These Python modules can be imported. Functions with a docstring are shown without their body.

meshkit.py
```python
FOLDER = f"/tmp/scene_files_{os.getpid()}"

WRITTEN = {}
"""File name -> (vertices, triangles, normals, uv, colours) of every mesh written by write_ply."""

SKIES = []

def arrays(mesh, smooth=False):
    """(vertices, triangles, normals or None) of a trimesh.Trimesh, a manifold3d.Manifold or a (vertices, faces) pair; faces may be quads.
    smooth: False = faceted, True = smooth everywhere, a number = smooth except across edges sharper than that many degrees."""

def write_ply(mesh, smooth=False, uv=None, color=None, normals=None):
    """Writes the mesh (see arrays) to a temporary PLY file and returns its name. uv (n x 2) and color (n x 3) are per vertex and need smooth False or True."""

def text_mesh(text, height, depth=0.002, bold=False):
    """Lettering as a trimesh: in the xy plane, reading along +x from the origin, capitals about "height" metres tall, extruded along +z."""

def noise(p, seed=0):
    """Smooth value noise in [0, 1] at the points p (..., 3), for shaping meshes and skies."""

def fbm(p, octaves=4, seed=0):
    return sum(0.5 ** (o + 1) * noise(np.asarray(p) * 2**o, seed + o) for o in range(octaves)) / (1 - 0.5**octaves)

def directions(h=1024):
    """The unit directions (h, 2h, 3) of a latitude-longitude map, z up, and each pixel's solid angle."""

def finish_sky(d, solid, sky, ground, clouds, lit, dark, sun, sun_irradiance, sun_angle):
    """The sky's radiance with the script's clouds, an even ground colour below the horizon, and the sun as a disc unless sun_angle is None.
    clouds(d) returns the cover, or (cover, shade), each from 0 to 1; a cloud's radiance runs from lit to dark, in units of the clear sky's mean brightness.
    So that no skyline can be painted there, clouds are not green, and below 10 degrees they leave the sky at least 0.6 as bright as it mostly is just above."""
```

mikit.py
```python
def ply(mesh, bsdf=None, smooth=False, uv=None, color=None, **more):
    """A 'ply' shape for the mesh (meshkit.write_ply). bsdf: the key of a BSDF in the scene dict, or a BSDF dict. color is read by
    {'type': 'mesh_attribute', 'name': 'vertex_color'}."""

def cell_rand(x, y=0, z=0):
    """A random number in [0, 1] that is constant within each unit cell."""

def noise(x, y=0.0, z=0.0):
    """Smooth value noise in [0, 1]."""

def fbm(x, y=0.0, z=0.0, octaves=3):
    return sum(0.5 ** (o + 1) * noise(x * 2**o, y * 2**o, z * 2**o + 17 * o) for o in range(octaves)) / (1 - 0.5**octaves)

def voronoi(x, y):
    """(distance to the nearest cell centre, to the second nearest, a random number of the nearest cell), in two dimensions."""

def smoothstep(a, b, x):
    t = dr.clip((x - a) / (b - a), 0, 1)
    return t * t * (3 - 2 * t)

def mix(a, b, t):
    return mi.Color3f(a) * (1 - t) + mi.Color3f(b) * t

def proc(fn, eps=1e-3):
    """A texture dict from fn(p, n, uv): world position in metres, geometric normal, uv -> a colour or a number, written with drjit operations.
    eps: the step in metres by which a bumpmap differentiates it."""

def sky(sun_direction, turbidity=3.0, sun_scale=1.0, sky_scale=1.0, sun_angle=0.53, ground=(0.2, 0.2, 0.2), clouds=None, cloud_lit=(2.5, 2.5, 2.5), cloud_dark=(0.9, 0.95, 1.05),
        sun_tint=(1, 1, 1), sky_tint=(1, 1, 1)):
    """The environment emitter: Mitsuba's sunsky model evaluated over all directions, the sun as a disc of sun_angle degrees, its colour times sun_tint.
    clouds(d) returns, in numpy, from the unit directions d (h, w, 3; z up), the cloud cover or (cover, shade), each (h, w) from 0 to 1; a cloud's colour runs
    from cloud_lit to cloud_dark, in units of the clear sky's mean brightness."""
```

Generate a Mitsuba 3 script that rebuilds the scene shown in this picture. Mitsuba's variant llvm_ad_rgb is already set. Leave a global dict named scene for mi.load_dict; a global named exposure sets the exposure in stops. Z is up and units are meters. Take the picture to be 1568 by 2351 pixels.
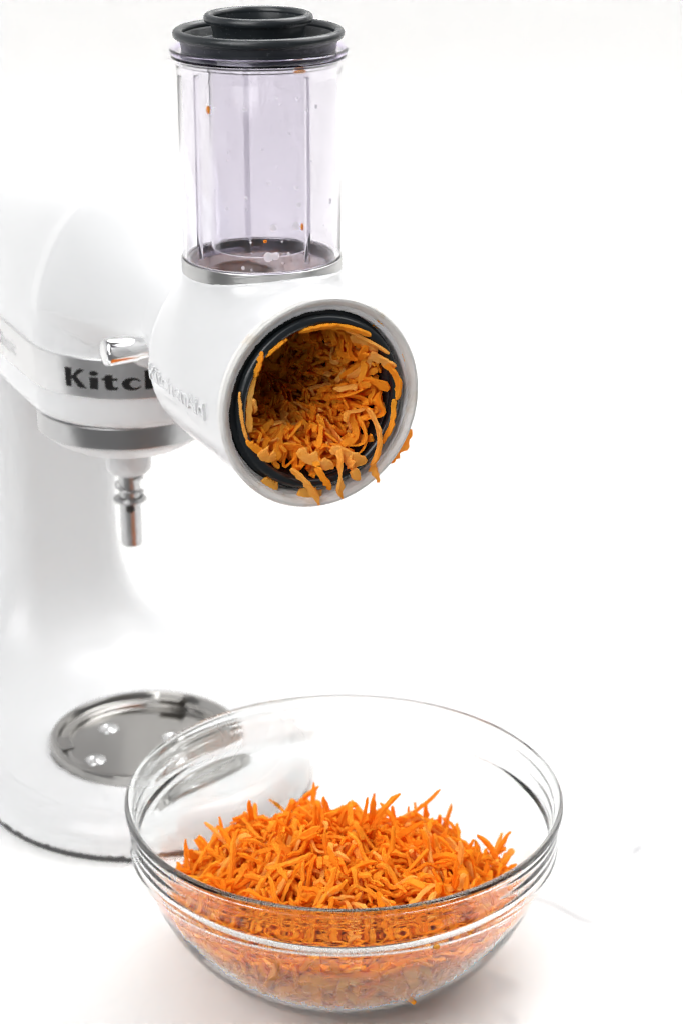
import math
import numpy as np
import trimesh
import mitsuba as mi
import drjit as dr
import mikit
import meshkit
from mikit import proc, noise, fbm, smoothstep, mix
from shapely.geometry import Polygon, box as sbox
from shapely.ops import unary_union

T = mi.ScalarTransform4f
scene, labels = {}, {}

# ------------------------------------------------------------------ camera
CAM_H, PITCH, FOV = 0.609, 0.3743, 2 * math.degrees(math.atan(784 / 4700))
scene['camera'] = {
    'type': 'thinlens', 'fov': FOV, 'fov_axis': 'x', 'near_clip': 0.05, 'far_clip': 50.0,
    'aperture_radius': 0.0040, 'focus_distance': 0.955,
    'to_world': T().look_at(origin=[0, 0, CAM_H], target=[0, math.cos(PITCH), CAM_H - math.sin(PITCH)], up=[0, 0, 1]),
}
exposure = 0.52

# ------------------------------------------------------------------ light
# all out of view: ambient light, panels behind and left, added front and right fill
scene['ambient_light'] = {'type': 'constant', 'radiance': {'type': 'rgb', 'value': [0.13, 0.13, 0.132]}}  # even glow from all around, standing in for unseen room light


def softbox(key, pos, target, half, power, label):  # bare glowing rectangle out of view, without a lamp body
    scene[key] = {'type': 'rectangle', 'to_world': T().look_at(origin=pos, target=target, up=[0, 0, 1]) @ T().scale([half[0], half[1], 1]),
                  'emitter': {'type': 'area', 'radiance': {'type': 'rgb', 'value': list(power)}}}
    labels[key] = {'label': label, 'category': 'lamp'}


softbox('unseen_back_left_lamp', [-1.15, 1.45, 1.05], [0.0, 0.9, 0.05], (0.6, 0.5), (0.5, 0.5, 0.505), 'unseen large light panel high at the back left, lighting the left sides')  # unseen, placed to light the set from the back left
softbox('unseen_low_left_lamp', [-1.5, 1.30, 0.60], [0.0, 1.0, 0.15], (0.75, 0.55), (0.6, 0.6, 0.605), 'unseen dim wide light panel low at the left, lighting the mixer side')  # out of view, lights the left sides of mixer and drum
softbox('unseen_backdrop_lamp', [-0.3, 1.30, 1.00], [-0.2, 1.79, 0.72], (1.2, 0.16), (0.2, 0.2, 0.2), 'unseen long light panel above the mixer, lighting the backdrop')  # out of view, placed to light the backdrop
softbox('added_side_fill', [0.9, 1.1, 1.3], [0.0, 0.95, 0.0], (0.5, 0.5), (2.0, 2.0, 1.985), 'added fill panel out of view high at the right, brightening the bowl')  # added fill from the right, brightens bowl and column
softbox('unseen_rear_lamp', [0.22, 1.60, 1.25], [0.0, 0.9, 0.05], (0.45, 0.35), (5.2, 5.2, 5.2), 'unseen light panel high behind the bowl, lighting it from the back')  # unseen, placed to light the bowl from behind
softbox('added_fill_left', [-1.0, -0.5, 1.5], [0.0, 1.0, 0.2], (0.8, 0.7), (3.3, 3.3, 3.3), 'added fill panel out of view high in front at the left')  # added fill for the surfaces that face the viewer
softbox('added_low_front_fill', [-0.5, -0.5, 0.40], [0.0, 1.0, 0.2], (0.5, 0.25), (1.2, 1.2, 1.2), 'added dim fill panel out of view low in front at the left')  # added low fill for the bowl front and the mixer skirt
softbox('added_high_front_fill', [-0.30, 0.45, 1.75], [0.05, 0.9, 0.1], (0.45, 0.4), (1.8, 1.8, 1.79), 'added fill panel out of view high over the front of the table')  # added fill from high in front, for mouth rim and neck

# ------------------------------------------------------------------ materials
def two(d):
    return {'type': 'twosided', 'bsdf': d}


def rgb(*c):
    return {'type': 'rgb', 'value': list(c)}


def pri(color, rough=0.4, metal=0.0, spec=0.5, **k):
    d = {'type': 'principled', 'base_color': color if isinstance(color, dict) else rgb(*color), 'roughness': rough, 'metallic': metal, 'specular': spec}
    d.update(k)
    return d


def marble(p, n, uv):
    calm = smoothstep(-0.02, 0.14, p.x)              # the veined part of the slab
    p = mi.Point3f(p.x + 1.37, p.y + 0.20, p.z)
    w = fbm(p.x * 5, p.y * 5, 3.3, 4) - 0.5
    w2 = fbm(p.x * 14 + 7, p.y * 14, 1.7, 3) - 0.5
    a = (p.x * 0.75 + p.y * 1.1) * 7.5 + w * 3.0 + w2 * 1.3
    r = dr.abs(a - dr.floor(a) - 0.5) * 2
    vein = smoothstep(0.82, 1.0, 1 - dr.abs(1 - r)) * smoothstep(0.48, 0.75, fbm(p.x * 17 + 3, p.y * 17, 9.1, 3))
    b = (p.x * -0.9 + p.y * 0.8) * 13 + w * 3.5 + w2 * 1.6
    r2 = dr.abs(b - dr.floor(b) - 0.5) * 2
    vein2 = smoothstep(0.90, 1.0, r2) * smoothstep(0.5, 0.8, fbm(p.x * 11 + 13, p.y * 11, 4.1, 3))
    cloud = smoothstep(0.45, 0.9, fbm(p.x * 6 + 1, p.y * 6 + 4, 0.3, 4))
    d = dr.clip((vein * 0.5 + vein2 * 0.36) * (0.08 + 0.92 * calm) + cloud * 0.12, 0, 1)
    return mix([0.85, 0.85, 0.845], [0.36, 0.36, 0.38], d)


scene['marble'] = two(pri(proc(marble), 0.3, spec=0.45))
scene['paper'] = two({'type': 'diffuse', 'reflectance': rgb(0.87, 0.865, 0.855)})
scene['white_enamel'] = two(pri((0.64, 0.645, 0.65), 0.24, spec=0.5))
scene['gloss_enamel'] = two(pri((0.65, 0.655, 0.66), 0.14, spec=0.5, clearcoat=0.5, clearcoat_gloss=0.95))
scene['white_plastic'] = two(pri((0.80, 0.80, 0.80), 0.2, spec=0.5))


def stain(p, n, uv):
    s = smoothstep(0.58, 0.85, fbm(p.x * 160, p.y * 160, p.z * 160, 3))
    return mix([0.66, 0.65, 0.63], [0.52, 0.42, 0.30], s * 0.5)


scene['stained_plastic'] = two(pri(proc(stain), 0.28))


def brush_z(p, n, uv):
    return 0.00006 * noise(p.x * 60, p.y * 60, p.z * 5200)


scene['brushed_steel'] = {'type': 'bumpmap', 'tex': proc(brush_z, eps=5e-5), 'scale': 1.0, 'bsdf': two(pri((0.60, 0.60, 0.59), 0.27, 1.0))}
scene['satin_steel'] = two(pri((0.78, 0.78, 0.78), 0.28, 1.0))
scene['shaft_steel'] = two(pri((0.50, 0.50, 0.50), 0.25, 1.0))
scene['chrome'] = two(pri((0.80, 0.80, 0.80), 0.07, 1.0))
scene['plate_steel'] = two(pri((0.40, 0.39, 0.375), 0.15, 1.0))
scene['dark_steel'] = two(pri((0.06, 0.06, 0.065), 0.30, 0.6))
scene['notch_shade'] = two(pri((0.01, 0.01, 0.01), 0.6))


def rubber(p, n, uv):
    s = smoothstep(0.60, 0.85, fbm(p.x * 90, p.y * 90, p.z * 90, 3))
    d = smoothstep(0.80, 0.86, noise(p.x * 900, p.y * 900, p.z * 900)) * 0.5
    return mix([0.013, 0.017, 0.020], [0.06, 0.065, 0.07], dr.clip(s * 0.5 + d, 0, 1))


scene['black_rubber'] = two(pri(proc(rubber), 0.30, spec=0.55))
scene['black_plastic'] = two(pri((0.010, 0.014, 0.017), 0.22, spec=0.5))
scene['dark_foot'] = two(pri((0.06, 0.06, 0.06), 0.7))
scene['print_black'] = two(pri((0.008, 0.008, 0.008), 0.6, spec=0.2))
scene['print_grey'] = two(pri((0.40, 0.40, 0.41), 0.4))
scene['glass'] = {'type': 'dielectric', 'int_ior': 1.5, 'specular_transmittance': rgb(0.985, 0.99, 0.985)}
scene['clear_plastic'] = {'type': 'dielectric', 'int_ior': 1.49, 'specular_transmittance': rgb(0.983, 0.975, 0.993)}
scene['lilac_plastic'] = {'type': 'dielectric', 'int_ior': 1.49, 'specular_transmittance': rgb(0.90, 0.86, 0.96)}
scene['pale_lilac_plastic'] = {'type': 'dielectric', 'int_ior': 1.49, 'specular_transmittance': rgb(0.96, 0.93, 0.985)}
scene['water'] = {'type': 'principledthin', 'base_color': rgb(0.93, 0.92, 0.95), 'roughness': 0.6, 'diff_trans': 1.2, 'spec_trans': 0.35}


def carrot_fn(c0, c1, seed):
    def fn(p, n, uv):
        s = fbm(p.x * 420 + seed, p.y * 420, p.z * 420, 3)
        m = noise(p.x * 90 + seed, p.y * 90, p.z * 90)
        return mix(c0, c1, dr.clip(0.7 * m + 0.8 * (s - 0.35), 0, 1))
    return fn


def carrot_bump(p, n, uv):
    return 0.0005 * noise(p.x * 1500, p.y * 1500, p.z * 1500) + 0.0004 * noise(p.x * 600, p.y * 600, p.z * 600)


CARROTS = []
for k_, (c0, c1) in enumerate([((0.992, 0.39, 0.024), (0.995, 0.47, 0.052)), ((0.993, 0.47, 0.055), (0.996, 0.59, 0.16)), ((0.988, 0.33, 0.016), (0.992, 0.41, 0.034))]):
    key = ('carrot_orange', 'carrot_pale', 'carrot_deep')[k_]
    scene[key] = {'type': 'bumpmap', 'tex': proc(carrot_bump, eps=1.5e-4), 'scale': 0.35, 'bsdf': {
        'type': 'principledthin', 'base_color': proc(carrot_fn(c0, c1, 11.0 * k_)), 'roughness': 0.42, 'eta': 1.4, 'diff_trans': 0.75, 'spec_trans': 0.0}}
    CARROTS.append(key)

# ------------------------------------------------------------------ helpers
A = 0.4553
NX, LY = np.array([math.sin(A), -math.cos(A), 0]), np.array([math.cos(A), math.sin(A), 0])
P0 = np.array([-0.1184, 1.1049, 0.0])
ML = np.eye(4)
ML[:3, 0], ML[:3, 1], ML[:3, 3] = NX, LY, P0          # mixer frame: +X the way the head points, +Y to its left, Z up


def place(m, M=ML):
    m = m.copy()
    m.apply_transform(M)
    return m


def shift(x, y, z):
    M = np.eye(4)
    M[:3, 3] = (x, y, z)
    return M


# frame of the drum axis: z of a lathe runs along +X of the mixer frame
AX = np.eye(4)
AX[:3, 0], AX[:3, 1], AX[:3, 2] = (0, 1, 0), (0, 0, 1), (1, 0, 0)


def put(key, mesh, bsdf, smooth=30, **more):
    base, i = key, 0
    while key in scene:
        i += 1
        key = f'{base}_{i:03d}'
    scene[key] = mikit.ply(mesh, bsdf, smooth, **more)
    return key


def tag(key, label, category=None, group=None, kind=None):
    d = {'label': label}
    if category:
        d['category'] = category
    if group:
        d['group'] = group
    if kind:
        d['kind'] = kind
    labels[key] = d


def cat(*ms):
    return trimesh.util.concatenate(list(ms))


def lathe(prof, seg=128, closed=True, a0=0.0, a1=2 * math.pi):
    p = np.asarray(prof, float)
    full = abs(a1 - a0 - 2 * math.pi) < 1e-6
    ang = np.linspace(a0, a1, seg + (0 if full else 1), endpoint=not full)
    n, m = len(p), len(ang)
    v = np.stack([p[None, :, 0] * np.cos(ang)[:, None], p[None, :, 0] * np.sin(ang)[:, None], np.broadcast_to(p[None, :, 1], (m, n))], -1).reshape(-1, 3)
    f = []
    for i in range(m if full else m - 1):
        j = (i + 1) % m
        for k in range(n if closed else n - 1):
            l = (k + 1) % n
            f += [(i * n + k, j * n + k, j * n + l), (i * n + k, j * n + l, i * n + l)]
    me = trimesh.Trimesh(v, f, process=False)
    me.merge_vertices()
    me.update_faces(me.nondegenerate_faces())
    if me.is_watertight and me.volume < 0:
        me.invert()
    return me


def rnd(pts, r=0.0008, res=5):
    """A profile polygon with rounded corners, as points."""
    g = Polygon(pts).buffer(-r, quad_segs=res).buffer(2 * r, quad_segs=res).buffer(-r, quad_segs=res)
    return np.array(g.exterior.coords)[:-1]


def rect_prof(r0, r1, z0, z1, rad=0.0006):
    return rnd([(r0, z0), (r1, z0), (r1, z1), (r0, z1)], rad)


def torus(R, r, z=0.0, seg=128, k=20):
    t = np.linspace(0, 2 * np.pi, k, endpoint=False)
    return lathe(np.c_[R + r * np.cos(t), z + r * np.sin(t)], seg)


def tube_along(pts, rad, sides=10, caps=True):
    p = np.asarray(pts, float)
    t = np.gradient(p, axis=0)
    t /= np.linalg.norm(t, axis=1, keepdims=True)
    ref = np.array([0.31, 0.17, 0.93])
    a = np.cross(t, ref)
    a /= np.linalg.norm(a, axis=1, keepdims=True)
    b = np.cross(t, a)
    ang = np.arange(sides) * 2 * np.pi / sides
    v = (p[:, None] + rad * (np.cos(ang)[None, :, None] * a[:, None] + np.sin(ang)[None, :, None] * b[:, None])).reshape(-1, 3)
    f = []
    for i in range(len(p) - 1):
        for j in range(sides):
            k = (j + 1) % sides
            f += [(i * sides + j, i * sides + k, (i + 1) * sides + k), (i * sides + j, (i + 1) * sides + k, (i + 1) * sides + j)]
    for j in range(1, sides - 1):
        f += [(0, j + 1, j), ((len(p) - 1) * sides, (len(p) - 1) * sides + j, (len(p) - 1) * sides + j + 1)]
    m = trimesh.Trimesh(v, f, process=False)
    if m.volume < 0:
        m.invert()
    return m


def nets(fn, lo, hi, h, newton=4):
    """Surface nets of fn(x, y, z) < 0, vertices drawn onto the zero surface."""
    ax = [np.arange(lo[i], hi[i] + h, h) for i in range(3)]
    X, Y, Z = np.meshgrid(*ax, indexing='ij')
    F = fn(X, Y, Z)
    s = F < 0
    c = [(i, j, k) for i in (0, 1) for j in (0, 1) for k in (0, 1)]
    n = np.array(F.shape) - 1
    sub = lambda a, o: a[o[0]:o[0] + n[0], o[1]:o[1] + n[1], o[2]:o[2] + n[2]]
    cnt = sum(sub(s, o).astype(int) for o in c)
    act = (cnt > 0) & (cnt < 8)
    idx = -np.ones(tuple(n), int)
    cells = np.argwhere(act)
    idx[act] = np.arange(len(cells))
    acc, num = np.zeros((len(cells), 3)), np.zeros(len(cells))
    val = [sub(F, o)[act] for o in c]
    for a in range(8):
        for b in range(a + 1, 8):
            d = np.array(c[b]) - np.array(c[a])
            if np.abs(d).sum() != 1:
                continue
            ch = (val[a] < 0) != (val[b] < 0)
            t = np.where(ch, val[a] / np.where(ch, val[a] - val[b], 1), 0)
            acc += ch[:, None] * (np.array(c[a]) + t[:, None] * d)
            num += ch
    v = np.array(lo) + h * (cells + acc / num[:, None])
    faces = []
    for d in range(3):
        e1, e2 = (d + 1) % 3, (d + 2) % 3
        sl0 = [slice(1, -1)] * 3
        sl0[d] = slice(0, -1)
        sl1 = list(sl0)
        sl1[d] = slice(1, None)
        a, b = s[tuple(sl0)], s[tuple(sl1)]
        for flip, m in ((False, a & ~b), (True, ~a & b)):
            q = np.argwhere(m)
            q = q + np.array([0 if i == d else 1 for i in range(3)])
            u1, u2 = np.eye(3, dtype=int)[e1], np.eye(3, dtype=int)[e2]
            quad = [idx[tuple((q - x).T)] for x in (u1 + u2, u2, 0 * u1, u1)]
            quad = np.stack(quad, 1)
            faces.append(quad[:, ::-1] if flip else quad)
    quads = np.vstack(faces)
    e = h * 0.02
    for _ in range(newton):
        g = np.stack([(fn(*(v + e * np.eye(3)[i]).T) - fn(*(v - e * np.eye(3)[i]).T)) / (2 * e) for i in range(3)], 1)
        st = fn(*v.T)[:, None] * g / np.maximum((g * g).sum(1, keepdims=True), 1e-6)
        ln = np.linalg.norm(st, axis=1, keepdims=True)
        v = v - st * np.minimum(1, 0.6 * h / np.maximum(ln, 1e-12))
    m = trimesh.Trimesh(v, np.vstack([quads[:, [0, 1, 2]], quads[:, [0, 2, 3]]]), process=False)
    if m.volume < 0:
        m.invert()
    return m


def smin(a, b, k):
    h = np.clip(0.5 + 0.5 * (b - a) / k, 0, 1)
    return b * (1 - h) + a * h - k * h * (1 - h)


def smax(a, b, k):
    return -smin(-a, -b, k)


def subdivide_to(m, edge):
    v, f = trimesh.remesh.subdivide_to_size(m.vertices, m.faces, edge, max_iter=8)
    return trimesh.Trimesh(v, f, process=False)


# ------------------------------------------------------------------ setting
g = np.array([[-1.3, 0.79, 0], [1.5, 0.79, 0], [1.5, 1.36, 0], [-1.3, 1.36, 0]])
scene['countertop'] = mikit.ply((g, np.array([[0, 1, 2], [0, 2, 3]])), 'marble')
labels['countertop'] = {'label': 'white marble countertop with faint grey veins', 'category': 'countertop', 'kind': 'structure'}
# seamless white board: lies on the marble's far edge and curves up into a wall
t = np.linspace(0, np.pi / 2, 32)
prof = np.vstack([[(1.3297, 0.0), (1.33, 0.0015)], np.c_[1.45 + 0.34 * np.sin(t), 0.0015 + 0.34 * (1 - np.cos(t))], [(1.79, 2.2)]])
v = np.vstack([np.c_[np.full(len(prof), x), prof] for x in (-3, 3)])
k = len(prof)
scene['backdrop'] = mikit.ply((v, np.array([[i, i + 1, k + i + 1, k + i] for i in range(k - 1)])[:, ::-1]), 'paper', 40)
labels['backdrop'] = {'label': 'seamless white backdrop curving up behind the mixer', 'category': 'backdrop', 'kind': 'structure'}

# ------------------------------------------------------------------ stand mixer
MX = 'stand_mixer'
tag(MX, 'glossy white stand mixer with steel trim and a chrome bowl plate on its base', 'stand mixer')
SZ = 0.286                                            # parting line at the top of the trim band


def plan_d(X, Y, xb=-0.20):
    return np.hypot(X - np.clip(X, xb, 0.0), Y)


def head_fn(X, Y, Z):
    R = 0.0575 - 0.010 * np.clip(-X - 0.05, 0, 0.2) / 0.2
    q = plan_d(X, Y) / R
    top = 0.082 - 0.16 * np.clip(-X - 0.02, 0, 0.3) ** 1.25
    up = np.clip((Z - SZ) / top, 0, 5)
    nose = np.clip(X, 0, 1) * 0.13 * np.clip(1.0 - up, 0, 1)       # the nose leans out a little over the band
    f1 = ((np.maximum(q - nose * 0, 0) ** 2.15 + up ** 2.15) ** (1 / 2.15) - 1) * 0.06
    skirt = smax(f1, 0.2445 - Z, 0.006)
    boss = smax(np.hypot(Y, Z - 0.3145) - 0.030 - 0.006 * np.clip((0.10 - X) / 0.04, 0, 1), np.maximum(X - 0.128, 0.03 - X), 0.004)
    return smin(skirt, boss, 0.002 + 0.034 * np.clip((Z - 0.288) / 0.02, 0, 1))


put(MX + '__head', place(nets(head_fn, (-0.285, -0.075, 0.23), (0.14, 0.075, 0.385), 0.0028)), 'white_enamel', True)


def base_fn(X, Y, Z):
    d = plan_d(X, Y, -0.20) - 0.100
    r = 0.018
    a, b = d + r, np.abs(Z - 0.0035) - (0.0225 - r)
    slab = np.minimum(np.maximum(a, b), 0) + np.hypot(np.maximum(a, 0), np.maximum(b, 0)) - r
    slab = np.maximum(slab, 0.0035 - Z)
    cx, cy, rr = np.abs(X + 0.178) - 0.020, np.abs(Y) - 0.018, 0.024
    col = np.hypot(np.maximum(cx, 0), np.maximum(cy, 0)) + np.minimum(np.maximum(cx, cy), 0) - rr - 0.010 * np.clip((Z - 0.12) / 0.12, 0, 1) ** 2
    col = np.maximum(col, np.maximum(Z - 0.262, -Z))
    f = smin(slab, col, 0.085)
    f = np.maximum(f, 0.0035 - Z)
    f = np.maximum(f, -np.maximum(np.hypot(X, Y) - 0.0565, 0.0215 - Z))
    return np.maximum(f, d)


put(MX + '__base', place(nets(base_fn, (-0.315, -0.115, -0.006), (0.115, 0.115, 0.275), 0.0035)), 'white_enamel', True)
foot = [(-0.2 + 0.0985 * math.cos(a), 0.0985 * math.sin(a)) for a in np.linspace(np.pi / 2, 1.5 * np.pi, 40)] + [(0.0985 * math.cos(a), 0.0985 * math.sin(a)) for a in np.linspace(-np.pi / 2, np.pi / 2, 60)]
fm = trimesh.creation.extrude_polygon(Polygon(foot), 0.0033, engine='earcut')
put(MX + '__foot_pad', place(fm), 'dark_foot')  # dark slab under the whole base, makes the dark line along its edge


# trim band round the head and its printing
def band_point(s, off):
    """arc length s from the middle of the front (towards +Y positive) -> point of the mixer frame's plan, off outside the head"""
    R = 0.0575
    s = np.asarray(s, float)
    half = R * np.pi / 2
    a = np.clip(s, -half, half) / R
    ex = np.abs(s) - half
    x, y = (R + off) * np.cos(a), (R + off) * np.sin(a)
    x = np.where(ex > 0, -ex, x)
    return x, y


bs = np.r_[np.linspace(-0.26, -0.0905, 30), np.linspace(-0.09, 0.09, 90), np.linspace(0.0905, 0.26, 30)]
bp = rnd([(-0.004, 0.263), (0.0016, 0.263), (0.0016, 0.2852), (-0.004, 0.2852)], 0.0005)
bv = []
for o, z in bp:
    x, y = band_point(bs, o)
    taper = 0.010 * np.clip(-x - 0.05, 0, 0.2) / 0.2
    bv.append(np.c_[x, y - np.sign(y) * taper, np.full(len(bs), z)])
bv = np.stack(bv, 1)
n_, m_ = bv.shape[:2]
bf = [(i * m_ + j, (i + 1) * m_ + j, (i + 1) * m_ + (j + 1) % m_, i * m_ + (j + 1) % m_) for i in range(n_ - 1) for j in range(m_)]
bm = trimesh.Trimesh(bv.reshape(-1, 3), [(a, b, c) for a, b, c, d in bf] + [(a, c, d) for a, b, c, d in bf], process=False)
trimesh.repair.fix_normals(bm)
BAND = put(MX + '__trim_band', place(bm), 'satin_steel', 40)
labels[BAND] = {'label': 'brushed steel trim band with black lettering'}


def glyph(name):
    """Broad black slab letters, capital height 1."""
    B = lambda x0, y0, x1, y1: sbox(x0, y0, x1, y1)
    P = lambda *p: Polygon(p)
    from shapely.geometry import Point
    from shapely import affinity
    if name == 'K':
        return unary_union([P((0.0, 1), (0.40, 1), (0.38, 0), (0.04, 0)), P((0.34, 0.52), (0.80, 1), (1.16, 1), (0.64, 0.56)), P((0.36, 0.52), (0.66, 0.60), (1.26, 0), (0.80, 0))]), 1.32
    if name == 'i':
        return unary_union([P((0.02, 0), (0.44, 0), (0.46, 0.62), (0.0, 0.62)), affinity.scale(Point(0.23, 0.83).buffer(0.5), 0.46, 0.27)]), 0.56
    if name == 't':
        return unary_union([P((0.14, 0.62), (0.20, 0.80), (0.56, 0.80), (0.54, 0.62)), P((0.14, 0.7), (0.54, 0.7), (0.56, 0.24), (0.62, 0.14), (0.80, 0.16), (0.80, 0.02), (0.5, -0.03), (0.26, 0.0), (0.16, 0.14)), B(0.0, 0.49, 0.80, 0.62)]), 0.92
    if name == 'c':
        o = affinity.scale(Point(0, 0).buffer(0.5), 1.0, 0.68)
        i_ = affinity.scale(Point(0.16, 0).buffer(0.5), 0.52, 0.40)
        return affinity.translate(o.difference(i_).difference(P((0.1, 0), (0.6, 0.22), (0.6, -0.2))), 0.5, 0.31), 1.06
    if name == 'h':
        return unary_union([B(0.0, 0, 0.40, 1), P((0.3, 0.46), (0.5, 0.64), (0.76, 0.66), (0.98, 0.54), (1.0, 0), (0.60, 0), (0.60, 0.40), (0.52, 0.48), (0.40, 0.42))]), 1.12
    if name == 'e':
        o = affinity.scale(Point(0, 0).buffer(0.5), 0.82, 0.68)
        i_ = affinity.scale(Point(0.05, 0).buffer(0.5), 0.38, 0.46)
        gsh = unary_union([o.difference(i_).difference(B(0.1, -0.16, 1, -0.02)), B(-0.25, -0.02, 0.38, 0.06)])
        return affinity.translate(gsh, 0.42, 0.33), 0.86
    if name == 'n':
        return unary_union([B(0.0, 0, 0.40, 0.64), P((0.3, 0.46), (0.5, 0.64), (0.76, 0.66), (0.98, 0.54), (1.0, 0), (0.60, 0), (0.60, 0.40), (0.52, 0.48), (0.40, 0.42))]), 1.12
    if name == 'A':
        return unary_union([P((0.02, 0), (0.42, 1), (0.72, 1), (1.12, 0), (0.76, 0), (0.48, 0.74), (0.2, 0)), B(0.25, 0.2, 0.85, 0.32)]), 1.14
    return unary_union([B(0.5, 0, 0.8, 1), P((0.6, 0.5), (0.45, 0.66), (0.2, 0.62), (0.02, 0.33), (0.2, 0.03), (0.45, 0), (0.6, 0.16), (0.5, 0.2), (0.34, 0.33), (0.5, 0.46))]), 0.86


def wrap_print(mesh, s0, z0, off, flip=False):
    m = subdivide_to(mesh, 0.0012)
    x, y = band_point(s0 + m.vertices[:, 0], off + m.vertices[:, 2])
    return trimesh.Trimesh(np.c_[x, y, z0 + m.vertices[:, 1]], m.faces, process=False)


cur, hcap = -0.0575, 0.0106
for ch in 'KitchenAid':
    gsh, adv = glyph(ch if ch != 'd' else 'd')
    from shapely import affinity as _aff
    gm = cat(*[trimesh.creation.extrude_polygon(_aff.scale(q, hcap, hcap, origin=(0, 0)), 0.0002, engine='earcut') for q in getattr(gsh, 'geoms', [gsh])])
    put(BAND + '__letter', place(wrap_print(gm, cur, 0.2685, 0.00155)), 'print_black', False)
    cur += adv * hcap + 0.0008
cm = meshkit.text_mesh('Classic', 0.0075, 0.0002)
w_ = cm.bounds[1][0]
put(BAND + '__small_print', place(wrap_print(cm, -0.150, 0.2705, 0.00155)), 'print_grey', False)

# beater drive under the head
SH = place(trimesh.Trimesh([[0, 0, 0]], []), ML) if False else None
DY = -0.004


def zl(prof, seg=128, smooth=30):
    return place(place(lathe(prof, seg), shift(0, DY, 0)))


put(MX + '__beater_ring', zl(rect_prof(0.030, 0.0505, 0.2312, 0.2440, 0.0008)), 'shaft_steel', 30)
dome = [(0.0, 0.2000), (0.0085, 0.2000), (0.0105, 0.2008), (0.0127, 0.2030), (0.0131, 0.2070), (0.0133, 0.2125), (0.0142, 0.2155), (0.0170, 0.2170), (0.026, 0.2185), (0.036, 0.2215), (0.044, 0.2262), (0.0485, 0.2302), (0.0485, 0.2320), (0.0, 0.2320)]
put(MX + '__planetary_cover', zl(dome), 'white_enamel', 50)
SHAFT = put(MX + '__beater_shaft', zl(rnd([(0.0001, 0.1560), (0.0058, 0.1560), (0.0062, 0.1566), (0.0062, 0.2003), (0.0001, 0.2003)], 0.0004), 64), 'shaft_steel', 30)
ts = np.linspace(0, 2 * np.pi * 2.6, 110)
sp = np.c_[0.0078 * np.cos(ts), 0.0078 * np.sin(ts) + DY, 0.1985 - 0.0135 * np.clip(ts / (2 * np.pi * 1.6), 0, 1)]
put(SHAFT + '__spring', place(tube_along(sp, 0.0007)), 'shaft_steel', 60)
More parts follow.
